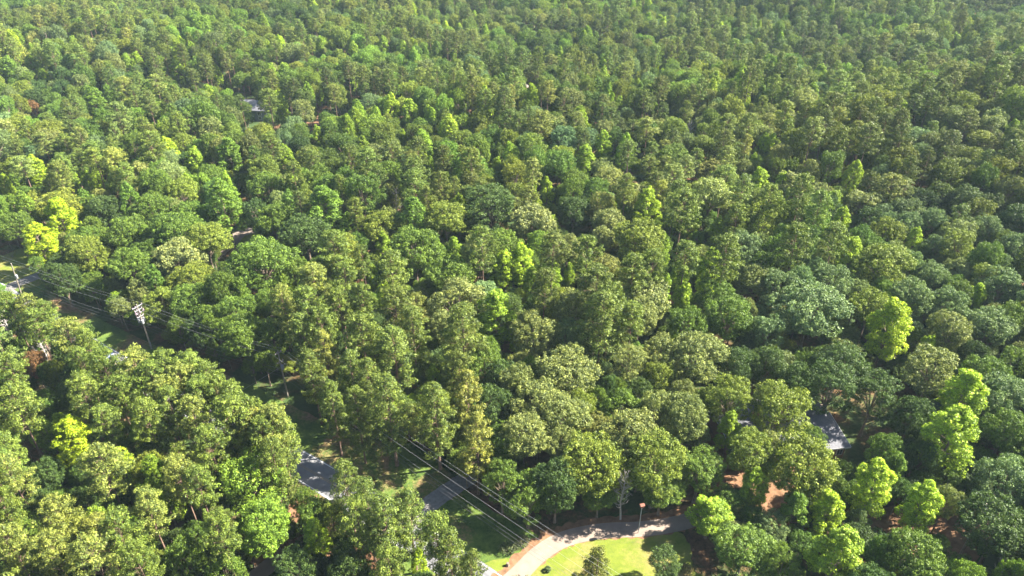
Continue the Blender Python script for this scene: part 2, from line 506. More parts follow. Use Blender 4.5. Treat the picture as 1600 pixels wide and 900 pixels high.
def dead(seed, H=16.0, R=3.0, n=26):
    r = random.Random(seed); mb = MB()
    pts = [(0.25 * math.sin(i * .9 + seed), 0.25 * math.cos(i * 1.1), H * i / 7) for i in range(8)]
    mb.tube(pts, [0.30 * (1 - .85 * i / 7) for i in range(8)], 7)
    tk = MB()
    for i in range(n):
        t = 0.30 + 0.68 * i / n
        a = i * 2.4 + r.uniform(-.4, .4); L = R * (1.05 - 0.6 * t) * r.uniform(.7, 1.25)
        b = Vector((0.2 * math.sin(t * 6), 0.2 * math.cos(t * 7), H * t))
        tip = b + Vector((math.cos(a) * L, math.sin(a) * L, L * r.uniform(.5, 1.1)))
        mid = (b + tip) / 2 + Vector((0, 0, -.12 * L))
        tk.tube([b, mid, tip], [.085, .055, .02], 5, False)
        for k in range(5):
            f = r.uniform(.4, 1); q = b.lerp(tip, f)
            e = q + Vector((r.uniform(-1, 1), r.uniform(-1, 1), r.uniform(.1, 1))) * L * .33
            tk.tube([q, e], [.035, .014], 4, False)
            for _ in range(3):
                q2 = q.lerp(e, r.uniform(.4, 1))
                e2 = q2 + Vector((r.uniform(-1, 1), r.uniform(-1, 1), r.uniform(0, 1))) * L * .16
                tk.tube([q2, e2], [.02, .01], 3, False)
    out = []
    for nm, m in (('dead_trunk', mb), ('dead_branches', tk)):
        me = bpy.data.meshes.new(nm); me.from_pydata(m.v, [], m.f); me.update(); me.materials.append(M_DEAD); out.append(me)
    return out[1], out[0], dict(R=R, H=H, zc=H * .65)

VAR = {}
VAR['oak'] = [oak(100 + i, R=5.0, H=[17, 16, 18, 16.5, 17.5, 16][i], nl=[20, 24, 18, 26, 21, 19][i], crown=[.75, .7, .85, .66, .8, .9][i]) for i in range(6)]
# domed crowns with a fine, even texture (chestnut-like)
VAR['dome'] = [oak(200 + i, R=5.0, H=15.5, nl=26, crown=.78, low=-.6, sub=34, per=34, ls=0.165, rs=0.085, lr=0.27) for i in range(3)]
VAR['pine'] = [pine(300 + i, R=[3.9, 4.2, 3.6, 4.4, 3.8, 4.0][i], H=[22, 21, 23, 20.5, 22, 21.5][i], nb=[46, 50, 44, 52, 48, 40][i], length=[.38, .43, .40, .48, .42, .52][i], dome=[1.8, 2.4, 2.0, 2.6, 1.7, 2.2][i]) for i in range(6)]
VAR['tall'] = [pine(340 + i, R=[4.0, 3.7, 4.3][i], H=21, nb=[66, 60, 72][i], length=[.74, .68, .78][i], dome=[1.5, 1.9, 2.2][i]) for i in range(3)]
VAR['poplar'] = [poplar(400 + i, R=[3.6, 4.2, 3.2, 3.8][i], nl=[26, 30, 22, 28][i]) for i in range(4)]
VAR['cedar'] = [pine(500, R=3.2, H=8.5, nb=48, length=.95, dome=1.1, per=40)]
VAR['dead'] = [dead(601), dead(602, 15, 3.4, 30)]
KNAME = {'oak': 'oak_tree', 'dome': 'chestnut_tree', 'pine': 'pine_tree', 'tall': 'pine_tree', 'poplar': 'poplar_tree', 'cedar': 'cedar_tree', 'dead': 'dead_tree'}
KWORD = {'oak': 'broadleaf tree', 'dome': 'domed broadleaf tree', 'pine': 'pine', 'tall': 'full-crowned pine', 'poplar': 'poplar', 'cedar': 'cedar', 'dead': 'bare dead tree'}

# leaf tints (albedo)
TINT = {
 'P': ('pine', (0.114, 0.160, 0.030), 'olive green'),
 'Q': ('pine', (0.099, 0.131, 0.029), 'mid green'),
 'W': ('pine', (0.163, 0.198, 0.046), 'pale olive'),
 'O': ('oak', (0.097, 0.157, 0.026), 'mid green'),
 'D': ('oak', (0.058, 0.098, 0.026), 'dark green'),
 'L': ('oak', (0.144, 0.188, 0.031), 'olive green'),
 'B': ('oak', (0.128, 0.191, 0.079), 'silvery blue-green'),
 'S': ('oak', (0.166, 0.199, 0.065), 'pale sage green'),
 'K': ('dome', (0.206, 0.239, 0.087), 'khaki'),
 'H': ('dome', (0.191, 0.224, 0.089), 'pale grey-green'),
 'V': ('oak', (0.137, 0.224, 0.030), 'vivid green'),
 'G': ('poplar', (0.200, 0.300, 0.030), 'bright green'),
 'Y': ('poplar', (0.256, 0.366, 0.030), 'bright yellow-green'),
 'Z': ('poplar', (0.275, 0.370, 0.022), 'glowing yellow'),
 'M': ('poplar', (0.116, 0.199, 0.029), 'mid green'),
 'R': ('oak', (0.185, 0.104, 0.052), 'rusty red'),
 'T': ('tall', (0.110, 0.152, 0.031), 'mid green'),
 'U': ('tall', (0.179, 0.199, 0.044), 'pale green'),
 'C': ('cedar', (0.108, 0.128, 0.030), 'dark olive'),
 'X': ('dead', (0.383, 0.364, 0.289), 'grey'),
}
HAZE = 0.00009
# trees singled out in the photograph: pixel of the crown's middle, crown width in pixels, type
HERO = """
117 690 60 Z*the glowing yellow tree in the lower left wood
67 660 42 V
395 738 95 V*the big vivid green tree beside the road
412 812 78 V
163 735 72 W
283 748 62 W
233 800 60 W
313 765 56 P
93 815 62 W
20 750 60 W
27 640 68 P
233 660 58 P
365 655 80 P
317 625 60 P
170 665 50 P
187 835 70 P
150 875 78 W
220 883 60 P
283 860 60 O
33 815 50 O
250 692 58 D
5 790 50 P
133 620 60 P
303 683 22 X*the small grey dead tree in the lower left wood
440 690 62 T
400 690 66 U
432 735 56 T
428 668 58 W
443 668 34 V
70 730 46 D
200 770 46 D
345 835 60 P
330 700 60 P
60 780 44 D
120 770 46 D
345 880 60 O
85 870 60 W
20 860 60 W
493 840 44 Y*the yellow-green tree at the bottom beside the corner driveway
543 768 56 T
575 800 60 T
605 832 80 T
560 815 62 P
643 815 66 T
683 840 60 P
705 885 72 T
610 888 62 P
655 880 28 Y
480 795 46 O
458 878 66 D
515 795 46 L
545 880 62 D
735 895 50 Q
610 640 78 T*the tall dense pine over the power lines
682 650 70 T
745 695 60 U
733 628 60 U
767 622 66 D
790 680 62 O
785 757 58 O h=11
820 680 80 S
883 645 84 S
922 712 100 L
980 668 88 S
1030 715 96 L
1033 772 66 O h=8
827 780 78 O h=11
1093 742 78 O h=11
973 627 66 O
833 622 80 S
935 780 54 O h=7
1143 617 74 L
1138 672 40 G
1177 700 80 L
870 745 70 D
880 690 60 S
1110 805 66 G*the bright green tree at the right end of the lawn h=8.5
1163 857 92 O h=10
1177 765 52 G h=11
1140 785 50 O h=8
933 888 52 C*the cedar on the lawn
1038 880 56 D*the round dark tree on the lawn
973 768 34 X*the grey dead tree above the driveway
1222 630 88 L
1258 722 100 L*the broad tree in front of the grey roofed house
1203 690 60 S
1363 760 66 Y*the yellow-green tree right of the house yard
1440 790 58 Y
1290 800 56 Y h=11
1240 800 44 M h=11
1502 622 72 Y*the tall yellow-green tree at the lower right
1485 685 84 Y
1387 695 54 O
1397 735 38 M
1310 872 84 G
1223 882 60 O h=11
1427 867 92 O
1577 660 72 O
1577 735 86 B
1567 815 104 D
1567 612 78 B
1517 900 56 V
1583 885 46 V
1558 897 26 X*the grey dead tree in the bottom right corner
1485 770 44 S
1300 600 84 D
1370 610 76 D
1430 640 60 D
1445 700 46 D
1250 590 60 D
20 343 48 O
97 342 50 Z*the rear one of the two yellow trees by the left edge
62 380 52 Z*the front one of the two yellow trees by the left edge h=14
133 385 60 L
190 358 64 O
200 412 60 O
277 392 76 K*the pale khaki dome above the utility line
298 428 62 L
150 456 34 V*the small vivid green tree beside the power lines
213 445 34 S
247 463 56 L
300 462 66 O
283 357 84 O
322 375 68 L
410 408 98 O*the large round tree beside the forest driveway
333 490 52 O
367 482 64 O
377 515 68 O
233 318 60 O
160 320 52 D
350 322 60 M
90 420 46 D
312 498 44 D
418 512 56 O
420 470 50 O
20 487 46 P
50 487 46 W
75 500 42 P
60 513 46 P
110 532 58 W
50 560 36 R*the rusty red tree near the left edge
84 568 34 L
7 505 40 X*the bare tree at the left edge
63 540 36 X*the bare tree left of the utility line
20 583 50 P
167 577 56 P
213 580 62 W
260 582 58 P
300 586 58 P
328 602 58 P
133 572 46 P
110 610 50 D
240 596 56 P
287 604 56 W
318 622 56 P
343 618 50 P
268 640 56 P
302 652 56 W
392 657 56 P
412 684 50 P
375 672 50 W
140 545 40 P
190 620 54 P
260 625 54 W
365 627 48 P
425 337 58 O
510 333 70 M
477 360 74 D
457 412 44 O
593 350 60 L
620 318 22 X
697 343 70 L
647 345 58 M
767 325 88 D
647 388 84 O
600 385 28 G
710 395 32 G
523 392 58 P
493 443 58 W
540 440 50 P
610 425 64 P
583 433 22 Y*the upper of the two small yellow trees left of centre
602 465 30 Y*the lower of the two small yellow trees left of centre
620 482 62 Q
480 482 58 P
443 478 50 W
567 473 42 P
530 480 44 P
700 428 72 O
753 385 56 P
787 420 40 Y
717 465 92 S
520 640 50 T
560 650 50 T
488 592 46 T
775 490 60 G
723 533 80 T
693 500 48 S
567 527 64 P
617 563 68 T
647 527 58 T
613 522 38 S
503 510 50 P
477 537 54 T
677 590 24 G
783 573 58 D
510 566 56 U
717 580 54 Q
757 557 66 O
550 596 60 T
580 606 54 T
830 338 72 H*the big pale grey-green dome in the middle
845 370 44 V
855 300 22 Y
950 335 50 K
1010 325 46 Y*the bright yellow-green tree right of the pale dome
897 322 50 D
943 363 40 K
887 378 40 K
863 393 56 Q
917 400 56 P
1000 373 76 L
1033 390 34 G
1077 348 34 G
1120 363 30 G
1067 325 56 P
1160 382 58 B*the silvery tree in the upper right centre
1070 408 54 P
1060 432 34 G
1110 418 42 Y*the bright yellow tree right of centre
1100 452 34 Y
1037 448 28 G
1067 472 40 G
860 430 38 G
815 412 44 Y
830 440 30 G
930 450 66 Q
1017 420 50 P
987 427 54 P
890 430 20 G
1007 460 80 K
1000 487 56 S
953 477 56 P
900 480 76 S
833 507 76 S
883 513 52 B
940 513 82 T
987 502 50 P
1077 500 60 O
1140 487 74 O
1173 473 30 K
1033 547 66 S
1090 553 90 S
987 563 60 S
1033 580 50 L
887 573 92 S
810 590 56 S
830 558 30 V
807 528 26 Y
1123 458 56 O
1133 400 62 P
1177 427 56 S
1050 487 22 K
850 450 50 Q
1267 480 104 B*the broad silvery tree above the dark hollow
1220 443 60 B
1300 433 60 B
1200 510 56 B
1390 512 70 Z*the glowing yellow tree in the blue-green wood
1447 548 30 Y
1327 400 44 Y
1313 347 30 Y
1427 377 26 Y
1523 467 32 Y
1383 410 78 L
1360 478 66 L
1460 573 82 S
1543 573 66 O
1317 560 76 D
1243 380 58 P
1303 377 48 P
1423 457 58 B
1483 467 54 B
1567 440 58 B
1500 377 54 L
1387 350 50 L
1420 343 40 B
1550 500 66 B
1490 507 66 S
1583 490 48 O
1543 427 50 L
1383 443 34 V
1200 560 60 D
1150 560 60 D
1460 420 44 B
1590 560 50 O
1590 380 50 B
1540 350 46 B
1460 340 40 B
57 267 32 Y
10 290 22 Y
113 283 22 G
153 280 20 G
137 285 22 G
117 73 20 G
53 83 18 G
80 77 18 G
110 87 16 G
50 103 20 G
70 123 20 G
147 157 30 M
170 150 22 M
17 110 30 M
200 100 20 G
215 97 20 G
277 110 22 G
300 80 18 G
307 255 34 G
360 245 44 M
243 187 25 M
340 117 18 G
377 120 28 O
193 167 14 X*the bare tree among the upper left pines
50 163 18 R*the rusty crown among the upper left pines
73 63 12 X
630 80 22 G
503 73 20 G
553 80 18 G
600 73 20 G
683 80 20 M
710 90 16 G
770 113 16 Y
783 133 24 M
420 158 30 P
385 186 24 O h=9
425 190 24 O h=9
437 165 30 G*the tall bright tree beside the far house
500 150 14 G
530 157 18 M
553 133 16 G
617 173 12 G
640 177 30 G
630 215 12 Y
447 250 30 G
497 213 20 G
673 260 18 G
777 263 20 G
727 177 14 X
980 262 18 X*the bare forked dead tree near the top centre
913 250 32 G
943 230 34 G
853 293 20 Y
933 140 24 M
1000 143 16 M
985 135 16 G
967 167 18 G
1083 90 14 Y
1127 90 14 Y
930 80 12 Y
1033 97 12 G
1033 123 18 G
943 193 30 K
970 193 26 K
1000 183 30 K
1030 190 30 K
1047 167 25 K
1075 172 25 K
1100 173 25 K
1133 167 25 K
1160 172 22 K
1077 210 20 X
1167 190 10 Y
1193 230 25 Y
1177 257 18 Y
1185 285 30 Y
1267 690 40 O h=9
1205 232 28 Y
1333 275 32 Y
1220 293 30 Y
1407 173 20 Y
1185 168 24 K
1207 172 26 K
1233 174 26 K
1265 172 22 K
1300 172 26 K
1325 175 24 K
1347 178 26 K
1367 184 26 K
1390 188 24 K
1430 190 24 K
1467 192 26 K
1477 202 24 K
1500 212 26 K
1530 224 26 K
1513 153 35 H
1240 280 48 K
1440 237 36 B
1280 120 24 G
1347 77 14 G
1347 100 14 G
1387 120 16 S
1250 73 12 G
1567 83 25 G
1490 67 20 G
1580 207 25 G
1520 133 25 G
1267 150 25 G
1225 148 22 M
1190 150 20 M
"""
# ground left open between the trees: pixel and radius in metres
GAPS = """
1310 690 8
1240 680 6
1125 700 4
1210 765 4
1330 705 7
1500 850 6
1390 850 4
400 182 6
382 172 5
415 195 5
835 132 11
820 128 8
388 357 5
400 338 5
368 378 4
1320 148 12
1345 152 12
1370 155 12
1400 158 12
1430 160 12
100 65 6
130 63 6
60 68 6
160 62 6
210 66 5
240 300 5
225 295 4
490 192 7
470 185 6
440 195 5
875 372 5
890 375 5
1350 650 7
1385 620 4
1130 620 5
"""

# ------------------------------------------------------------------ tree placement
def in_poly(x, y, P):
    c = False; n = len(P); j = n - 1
    for i in range(n):
        xi, yi = P[i][0], P[i][1]; xj, yj = P[j][0], P[j][1]
        if (yi > y) != (yj > y) and x < (xj - xi) * (y - yi) / (yj - yi) + xi: c = not c
        j = i
    return c

rnd = random.Random(5)
trees = []          # dict(x, y, z, kind, var, sx, sz, rot, tint, word, code, u, v, w, anchor)
def jitter_tint(c, a=0.14):
    g = rnd.uniform(1 - a, 1 + a); h = rnd.uniform(-a, a) * 0.6
    return (c[0] * g * (1 + h), c[1] * g, c[2] * g * (1 - h))

def patch(x, y, s, k):      # slow random field that gathers like trees in stands and paints light and dark bands
    return math.sin(x / s + k * 1.7 + 1.3 * math.sin(y / s * .8 + k)) * math.cos(y / s * 1.1 - k * 2.1 + math.sin(x / s * .6))

def add_tree(x, y, code, R, H, u, v, w, anchor=None, hero=False):
    kind, tint, word = TINT[code]
    k = rnd.randrange(len(VAR[kind])); info = VAR[kind][k][2]
    tc = jitter_tint(tint, 0.16 if not hero else 0.05)
    if not hero:
        f_ = 1 + 0.30 * patch(x, y, 24, 7); g_ = 1 + 0.07 * patch(x, y, 24, 2)  # stand tone, plus light and shade of terrain folds painted into the tint
        tc = (tc[0] * f_ * g_, tc[1] * f_, tc[2] * f_ / g_); H *= 1 + 0.20 * patch(x, y, 15, 4)
    trees.append(dict(x=x, y=y, z=float(hgt(x, y)) - 0.15, kind=kind, var=k, sx=R / info['R'], sz=H / info['H'], R=R, H=H,
                      rot=rnd.uniform(0, 6.283), tint=tc, word=word, code=code, u=u, v=v, w=w, anchor=anchor))

for line in HERO.strip().splitlines():
    p = line.split(None, 3)
    u, v, w = float(p[0]), float(p[1]), float(p[2])
    hfix = None
    if ' h=' in p[3]: p[3], hfix = p[3].split(' h='); hfix = float(hfix)
    code = p[3][0]; anchor = p[3][2:] if '*' in p[3] else None
    kind = TINT[code][0]
    # crown middle height over the ground, then refine with the crown size that the pixel width gives
    zc = {'oak': 12, 'dome': 11.5, 'pine': 16.5, 'tall': 13, 'poplar': 13, 'cedar': 3.5, 'dead': 9}[kind]
    for _ in range(3):
        x, y, t = pick(u, v, zc)
        R = 0.5 * w * t / FPX * 1.04
        if kind in ('oak', 'dome'): H = min(20, max(7, 8.5 + 1.35 * R)); zc = H - 0.8 * R
        elif kind == 'pine': R = min(R, 5.6); H = min(24, 15 + 1.6 * R); zc = H * 0.76
        elif kind == 'tall': H = min(23, 12 + 2.0 * R); zc = H * 0.62
        elif kind == 'poplar': H = min(20, 5 + 2.7 * R); zc = H * 0.62
        elif kind == 'cedar': H = 8.0; zc = 3.8
        else: H = min(16, 6 + 2.6 * R); zc = H * 0.62
        if hfix: H = hfix; zc = H * .6
    if code == 'D' and (u, v) == (1038, 880): H = 6.5; zc = 3.6; x, y, t = pick(u, v, zc)
    if (u, v) == (150, 456): H = 7; zc = 4; x, y, t = pick(u, v, zc)
    add_tree(x, y, code, R, H, u, v, w, anchor, True)
n_hero = len(trees)
tl = smooth_poly([tuple(q) for q in px(*TREELINE_PX[2:])], 5)
for k in range(1, len(tl) - 1):
    d = tl[k + 1] - tl[k - 1]; d = d / np.hypot(*d); nrm = np.array([-d[1], d[0]])
    for m_ in range(2):
        q = tl[k] + nrm * rnd.uniform(2.0, 7.5) + d * rnd.uniform(-2, 2)
        if math.hypot(q[0] - pick(700, 770)[0], q[1] - pick(700, 770)[1]) < 5: continue
        R = rnd.uniform(1.6, 2.8); H = rnd.uniform(4.0, 7.5)
        if any(math.hypot(q[0] - a_, q[1] - b_) < 7 for a_, b_ in (pick(237, 545)[:2], pick(450, 620)[:2])): continue
        u, v, dep = proj(q[0], q[1], H * .6)
        add_tree(float(q[0]), float(q[1]), rnd.choice('OODLG'), R, H, u, v, 2 * R / dep * FPX)

lawn_ex = lawn_poly; verge_ex = verge_poly
gaps = []
for line in GAPS.strip().splitlines():
    u, v, r = map(float, line.split()); x, y, _ = pick(u, v); gaps.append((x, y, r))
lines = [(ROAD, 4.2), (DRIVE, 3.5)]
pl = np.concatenate([np.array(L) for L, _ in lines]); plr = np.concatenate([[r] * len(L) for L, r in lines])
pasture_ex = px((-200, 380), (0, 392), (50, 388), (64, 440), (40, 470), (0, 480), (-200, 480))

def blocked(x, y, R):
    if in_poly(x, y, verge_ex) or in_poly(x, y, lawn_ex) or in_poly(x, y, pasture_ex): return True
    if (np.hypot(pl[:, 0] - x, pl[:, 1] - y) < plr + R * 0.35).any(): return True
    for gx_, gy_, r in gaps:
        if math.hypot(gx_ - x, gy_ - y) < r + R * 0.45: return True
    if 40 < x < 64 and 85 < y < 105: return True
    return False

cell = 7.0; grid = {}
def put(x, y, R): grid.setdefault((int(x // cell), int(y // cell)), []).append((x, y, R))
def near_ok(x, y, R, f):
    cx, cy = int(x // cell), int(y // cell)
    for i in (-2, -1, 0, 1, 2):
        for j in (-2, -1, 0, 1, 2):
            for (a, b, r) in grid.get((cx + i, cy + j), ()):
                if (a - x) ** 2 + (b - y) ** 2 < (f * (r + R)) ** 2: return False
    return True
for t in trees: put(t['x'], t['y'], t['R'])



def zone(u, v, x, y):
    r = rnd.random()
    if v > 545 and u < 500 + (v - 545) * 0.9 and v > 400 + u * 0.5:   # wood below the road
        return 'WWPPPQGOL'[int(r * 9)]
    if v > 300 and u > 1180: return 'BBSSOLDBOPK'[int(r * 11)] if v < 560 else 'OODDBGOM'[int(r * 8)]
    if v > 430 and u > 640: return 'SSOQPLSBDO'[int(r * 10)]
    if v > 290 and u < 470: return 'OOLDOSMO'[int(r * 8)]
    if v > 290: return 'PPQPOLGSOW'[int(r * 10)]
    if u > 1000 and v > 160: return 'PPKSQLPB'[int(r * 8)] if patch(x, y, 22, 3) > 0 else 'PQPWLOSK'[int(r * 8)]
    if patch(x, y, 28, 1) > 0.45: return 'VGOVOLLO'[int(r * 8)]
    if patch(x, y, 30, 5) > 0.5: return 'OOLSDBO'[int(r * 7)]
    if r < 0.035: return 'Y'
    return 'PPPQWLSOLVOB'[int(rnd.random() * 12)]

CLEAR = [(1300, 672, 34), (1275, 655, 16), (1322, 690, 16), (500, 735, 26), (545, 715, 24), (590, 725, 20), (630, 720, 16), (560, 690, 16), (640, 755, 14),
         (690, 780, 24), (740, 800, 24), (780, 850, 20), (420, 880, 14), (455, 800, 8), (1000, 870, 50), (900, 870, 50), (950, 835, 12), (1060, 850, 20),
         (1125, 695, 14), (365, 372, 12), (385, 358, 12), (350, 400, 6), (402, 172, 14), (383, 167, 8), (488, 193, 8), (835, 130, 12), (165, 552, 12),
         (20, 420, 22), (100, 480, 10), (160, 510, 12), (225, 515, 30), (240, 550, 14), (443, 590, 24), (300, 565, 10), (330, 575, 8), (370, 590, 8), (410, 600, 10), (440, 600, 14), (480, 640, 12), (1210, 760, 6), (1490, 840, 10)]
def hides(u, v, w):
    return any(math.hypot(u - a, v - b) < c + w * 0.52 for a, b, c in CLEAR)
HT = np.array([(t['u'], t['v'], t['w'], t['y']) for t in trees[:n_hero]])
def masks_hero(u, v, w, y):
    d = np.hypot(HT[:, 0] - u, HT[:, 1] - v)
    return bool(((d < 0.44 * (HT[:, 2] + w)) & (HT[:, 3] > y + 0.5)).any())
LIT = [Vector((*pick(u, v)[:2], 0.1)) for u, v in ((10, 405), (35, 405), (25, 418), (1000, 870), (900, 875), (1060, 865), (960, 855), (150, 553), (175, 557), (500, 740),
       (478, 745), (1125, 690), (370, 366), (1210, 765), (1290, 655))]
def shades(x, y, z, R, H):
    ch = H * .36; zc = z + H - ch
    sc = Vector((1 / R, 1 / R, 1 / ch)); d = Vector((sunv.x * sc.x, sunv.y * sc.y, sunv.z * sc.z)).normalized()
    for o in LIT:
        if abs(o.x - x) > 45 or abs(o.y - y) > 20: continue
        a = Vector(((x - o.x) * sc.x, (y - o.y) * sc.y, (zc - o.z) * sc.z))
        if a.dot(d) > 0 and (a - d * a.dot(d)).length < 1.0: return True
    return False
def visible(x, y, pad=140):
    u, v, dep = proj(x, y, 12)
    return dep > 10 and -pad < u < 1600 + pad + 130 and -70 < v < 1080
for (f, tries) in ((0.80, 60000), (0.66, 60000), (0.50, 50000)):
    for _ in range(tries):
        y = math.exp(rnd.uniform(math.log(46), math.log(690)))
        if rnd.random() > y / 690 * 1.0 + 0.25: pass
        hw = y * 0.86 + 95
        x = rnd.uniform(-hw, hw + 30)
        if not visible(x, y): continue
        u, v, dep = proj(x, y, 13)
        code = zone(u, v, x, y); kind = TINT[code][0]
        if kind in ('oak',): R = rnd.uniform(3.2, 5.6); H = min(20, 9 + 1.6 * R + rnd.uniform(-1.5, 1.5))
        elif kind == 'dome': R = rnd.uniform(3.4, 5.2); H = 9 + 1.3 * R
        elif kind == 'pine': R = rnd.uniform(3.0, 4.6); H = 15 + 1.3 * R + rnd.uniform(-1.8, 1.8)
        else: R = rnd.uniform(2.6, 4.2); H = 8 + 2.4 * R + rnd.uniform(-1.5, 2)
        if f < .6:
            if kind in ('pine', 'poplar'): code = 'O' if rnd.random() < .6 else 'D'
            R = rnd.uniform(1.7, 2.6); H = rnd.uniform(5, 10)
        elif f < .7: R *= 0.8; H *= 0.86
        if 16 < x < 46 and y < 66: continue
        if y > 240: R *= .88
        zt = H - R if kind != 'pine' else H * .78
        ut, vt, dt = proj(x, y, zt)
        if hides(ut, vt, 2 * R / dt * FPX) or masks_hero(ut, vt, 2 * R / dt * FPX, y) or (24 < x < 62 and 62 < y < 84 and H > 7.5): continue
        if blocked(x, y, R) or not near_ok(x, y, R, f) or shades(x, y, float(hgt(x, y)), R, H): continue
        put(x, y, R)
        add_tree(x, y, code, R, H, u, v, 2 * R / dep * FPX)

# ------------------------------------------------------------------ which trees become things of their own
GROUPKIND = {'oak': 'broad', 'dome': 'broad', 'pine': 'pine', 'tall': 'pine', 'poplar': 'poplar', 'dead': 'dead', 'cedar': 'cedar'}
for i, t in enumerate(trees):
    t['hero'] = i < n_hero
    inframe = -20 < t['u'] < 1620 and -10 < t['v'] < 930
    t['score'] = (t['w'] if inframe else 0) + (1000 if t['anchor'] else 0) + (8 if t['hero'] else 0)
for gk in ('broad', 'pine', 'poplar', 'dead', 'cedar'):
    L = sorted([t for t in trees if GROUPKIND[t['kind']] == gk], key=lambda t: -t['score'])
    for i, t in enumerate(L): t['single'] = i < 300 and t['score'] > 0

# ------------------------------------------------------------------ labels: look + place beside a landmark
singles = [t for t in trees if t['single']]
anchors = [t for t in singles if t['anchor']]
extra_marks = [('the utility pole with three transformers', 225, 510), ('the leftmost utility pole', 30, 445), ('the thin utility pole nearest the road', 443, 590),
               ('the grey roofed house', 1300, 670), ('the curved concrete driveway', 900, 838), ('the visible stretch of road', 500, 740),
               ('the gravel driveway by the power lines', 690, 775), ('the far grey house', 400, 172), ('the small dirt clearing near the top', 835, 130),
               ('the pasture at the left edge', 20, 415), ('the thin pole with a birdhouse', 1000, 800)]
def relation(du, dv):
    a = math.degrees(math.atan2(-dv, du)) % 360
    return ['right of', 'behind and right of', 'behind', 'behind and left of', 'left of', 'in front and left of', 'in front of', 'in front and right of'][int(((a + 22.5) % 360) // 45)]
ORD = ['', 'second', 'third', 'fourth', 'fifth', 'sixth', 'seventh', 'eighth', 'ninth', 'tenth'] + ['%dth' % k for k in range(11, 80)]
marks = [(a['anchor'], a['u'], a['v'], a) for a in anchors] + [(n_, u, v, None) for n_, u, v in extra_marks]
buckets = {}
for t in singles:
    kw = KWORD[t['kind']]
    size = 'small ' if t['R'] < 2.9 else ('broad ' if t['R'] > 5.2 else '')
    if t['code'] == 'R': kw = 'crown'; size = 'thin '
    t['desc'] = (size + (t['word'] + ' ' if t['code'] != 'X' else '') + kw)
    if t['anchor']: t['label'] = t['anchor'][4:] if t['anchor'].startswith('the ') else t['anchor']; continue
    m = min((m for m in marks if m[3] is not t), key=lambda m: math.hypot(m[1] - t['u'], (m[2] - t['v']) * 1.3))
    du, dv = t['u'] - m[1], t['v'] - m[2]
    key = (t['desc'], relation(du, dv), m[0])
    buckets.setdefault(key, []).append((math.hypot(du, dv * 1.3), t))
for (desc, rel, mk), L in buckets.items():
    L.sort(key=lambda q: q[0])
    for i, (d, t) in enumerate(L):
        if i == 0: t['label'] = '%s %s %s' % (desc, rel, mk) if len(L) == 1 else 'nearest %s %s %s' % (desc, rel, mk)
        else: t['label'] = '%s nearest %s %s %s' % (ORD[i], desc, rel, mk)
        if len(t['label'].split()) > 16: t['label'] = ' '.join(t['label'].replace('in front and ', 'before and ').replace('broadleaf tree', 'broadleaf').replace(' the ', ' ').split()[:16])
seen_labels = {}
for t in singles:
    n_ = seen_labels.get(t['label'], 0); seen_labels[t['label']] = n_ + 1
    if n_: t['label'] = ' '.join(['taller' if t['H'] > 15 else 'lower'] + t['label'].split()[:15])
GNAME = {'broad': 'broadleaf trees of the forest', 'pine': 'pines of the forest', 'poplar': 'bright upright trees of the forest', 'dead': 'bare dead trees in the forest'}
CATW = {'oak': 'broadleaf tree', 'dome': 'broadleaf tree', 'pine': 'pine tree', 'tall': 'pine tree', 'poplar': 'poplar tree', 'dead': 'dead tree', 'cedar': 'cedar tree'}
proto = {}
for t in singles:
    cm, tm, info = VAR[t['kind']][t['var']]
    root = empty(KNAME[t['kind']], (t['x'], t['y'], t['z']), t['rot'])
    root.scale = (t['sx'], t['sx'], t['sz'])
    tag(root, t['label'], CATW[t['kind']], GNAME.get(GROUPKIND[t['kind']]))
    tr = bpy.data.objects.new('trunk', tm); COL.objects.link(tr); tr.parent = root
    cr = bpy.data.objects.new('branches' if t['kind'] == 'dead' else 'crown', cm); COL.objects.link(cr); cr.parent = root
    if t['kind'] != 'dead': cr['tint'] = [float(c) for c in t['tint']]
    proto.setdefault((t['kind'], t['var']), (cr, tr))

# the rest of the forest: one object, instances on points
rest = [t for t in trees if not t['single'] and t['kind'] != 'dead']
keys = [(k, i) for k in ('oak', 'dome', 'pine', 'tall', 'poplar') for i in range(len(VAR[k]))]
me = bpy.data.meshes.new('distant_forest')
me.from_pydata([(t['x'], t['y'], t['z']) for t in rest], [], [])
a = me.attributes.new('variant', 'INT', 'POINT'); a.data.foreach_set('value', [keys.index((t['kind'], t['var'])) for t in rest])
a = me.attributes.new('size', 'FLOAT_VECTOR', 'POINT'); a.data.foreach_set('vector', np.array([(t['sx'], t['sx'], t['sz']) for t in rest], np.float32).ravel())
a = me.attributes.new('turn', 'FLOAT_VECTOR', 'POINT'); a.data.foreach_set('vector', np.array([(0, 0, t['rot']) for t in rest], np.float32).ravel())
a = me.attributes.new('tint', 'FLOAT_VECTOR', 'POINT'); a.data.foreach_set('vector', np.array([t['tint'] for t in rest], np.float32).ravel())
forest = bpy.data.objects.new('distant_forest', me); COL.objects.link(forest)
tag(forest, 'dense mixed pine and broadleaf forest running back to the top of the view', 'forest', kind='stuff')
me.materials.append(M_LEAF)
ng = bpy.data.node_groups.new('forest_fill', 'GeometryNodeTree')
ng.interface.new_socket('Geometry', in_out='INPUT', socket_type='NodeSocketGeometry')
ng.interface.new_socket('Geometry', in_out='OUTPUT', socket_type='NodeSocketGeometry')
N_ = ng.nodes; L_ = ng.links
gi = N_.new('NodeGroupInput'); go = N_.new('NodeGroupOutput')
def attr(nm, ty):
    q = N_.new('GeometryNodeInputNamedAttribute'); q.data_type = ty; q.inputs['Name'].default_value = nm; return q.outputs[0]
va = attr('variant', 'INT'); sz_ = attr('size', 'FLOAT_VECTOR'); tn = attr('turn', 'FLOAT_VECTOR')
jo = N_.new('GeometryNodeJoinGeometry')
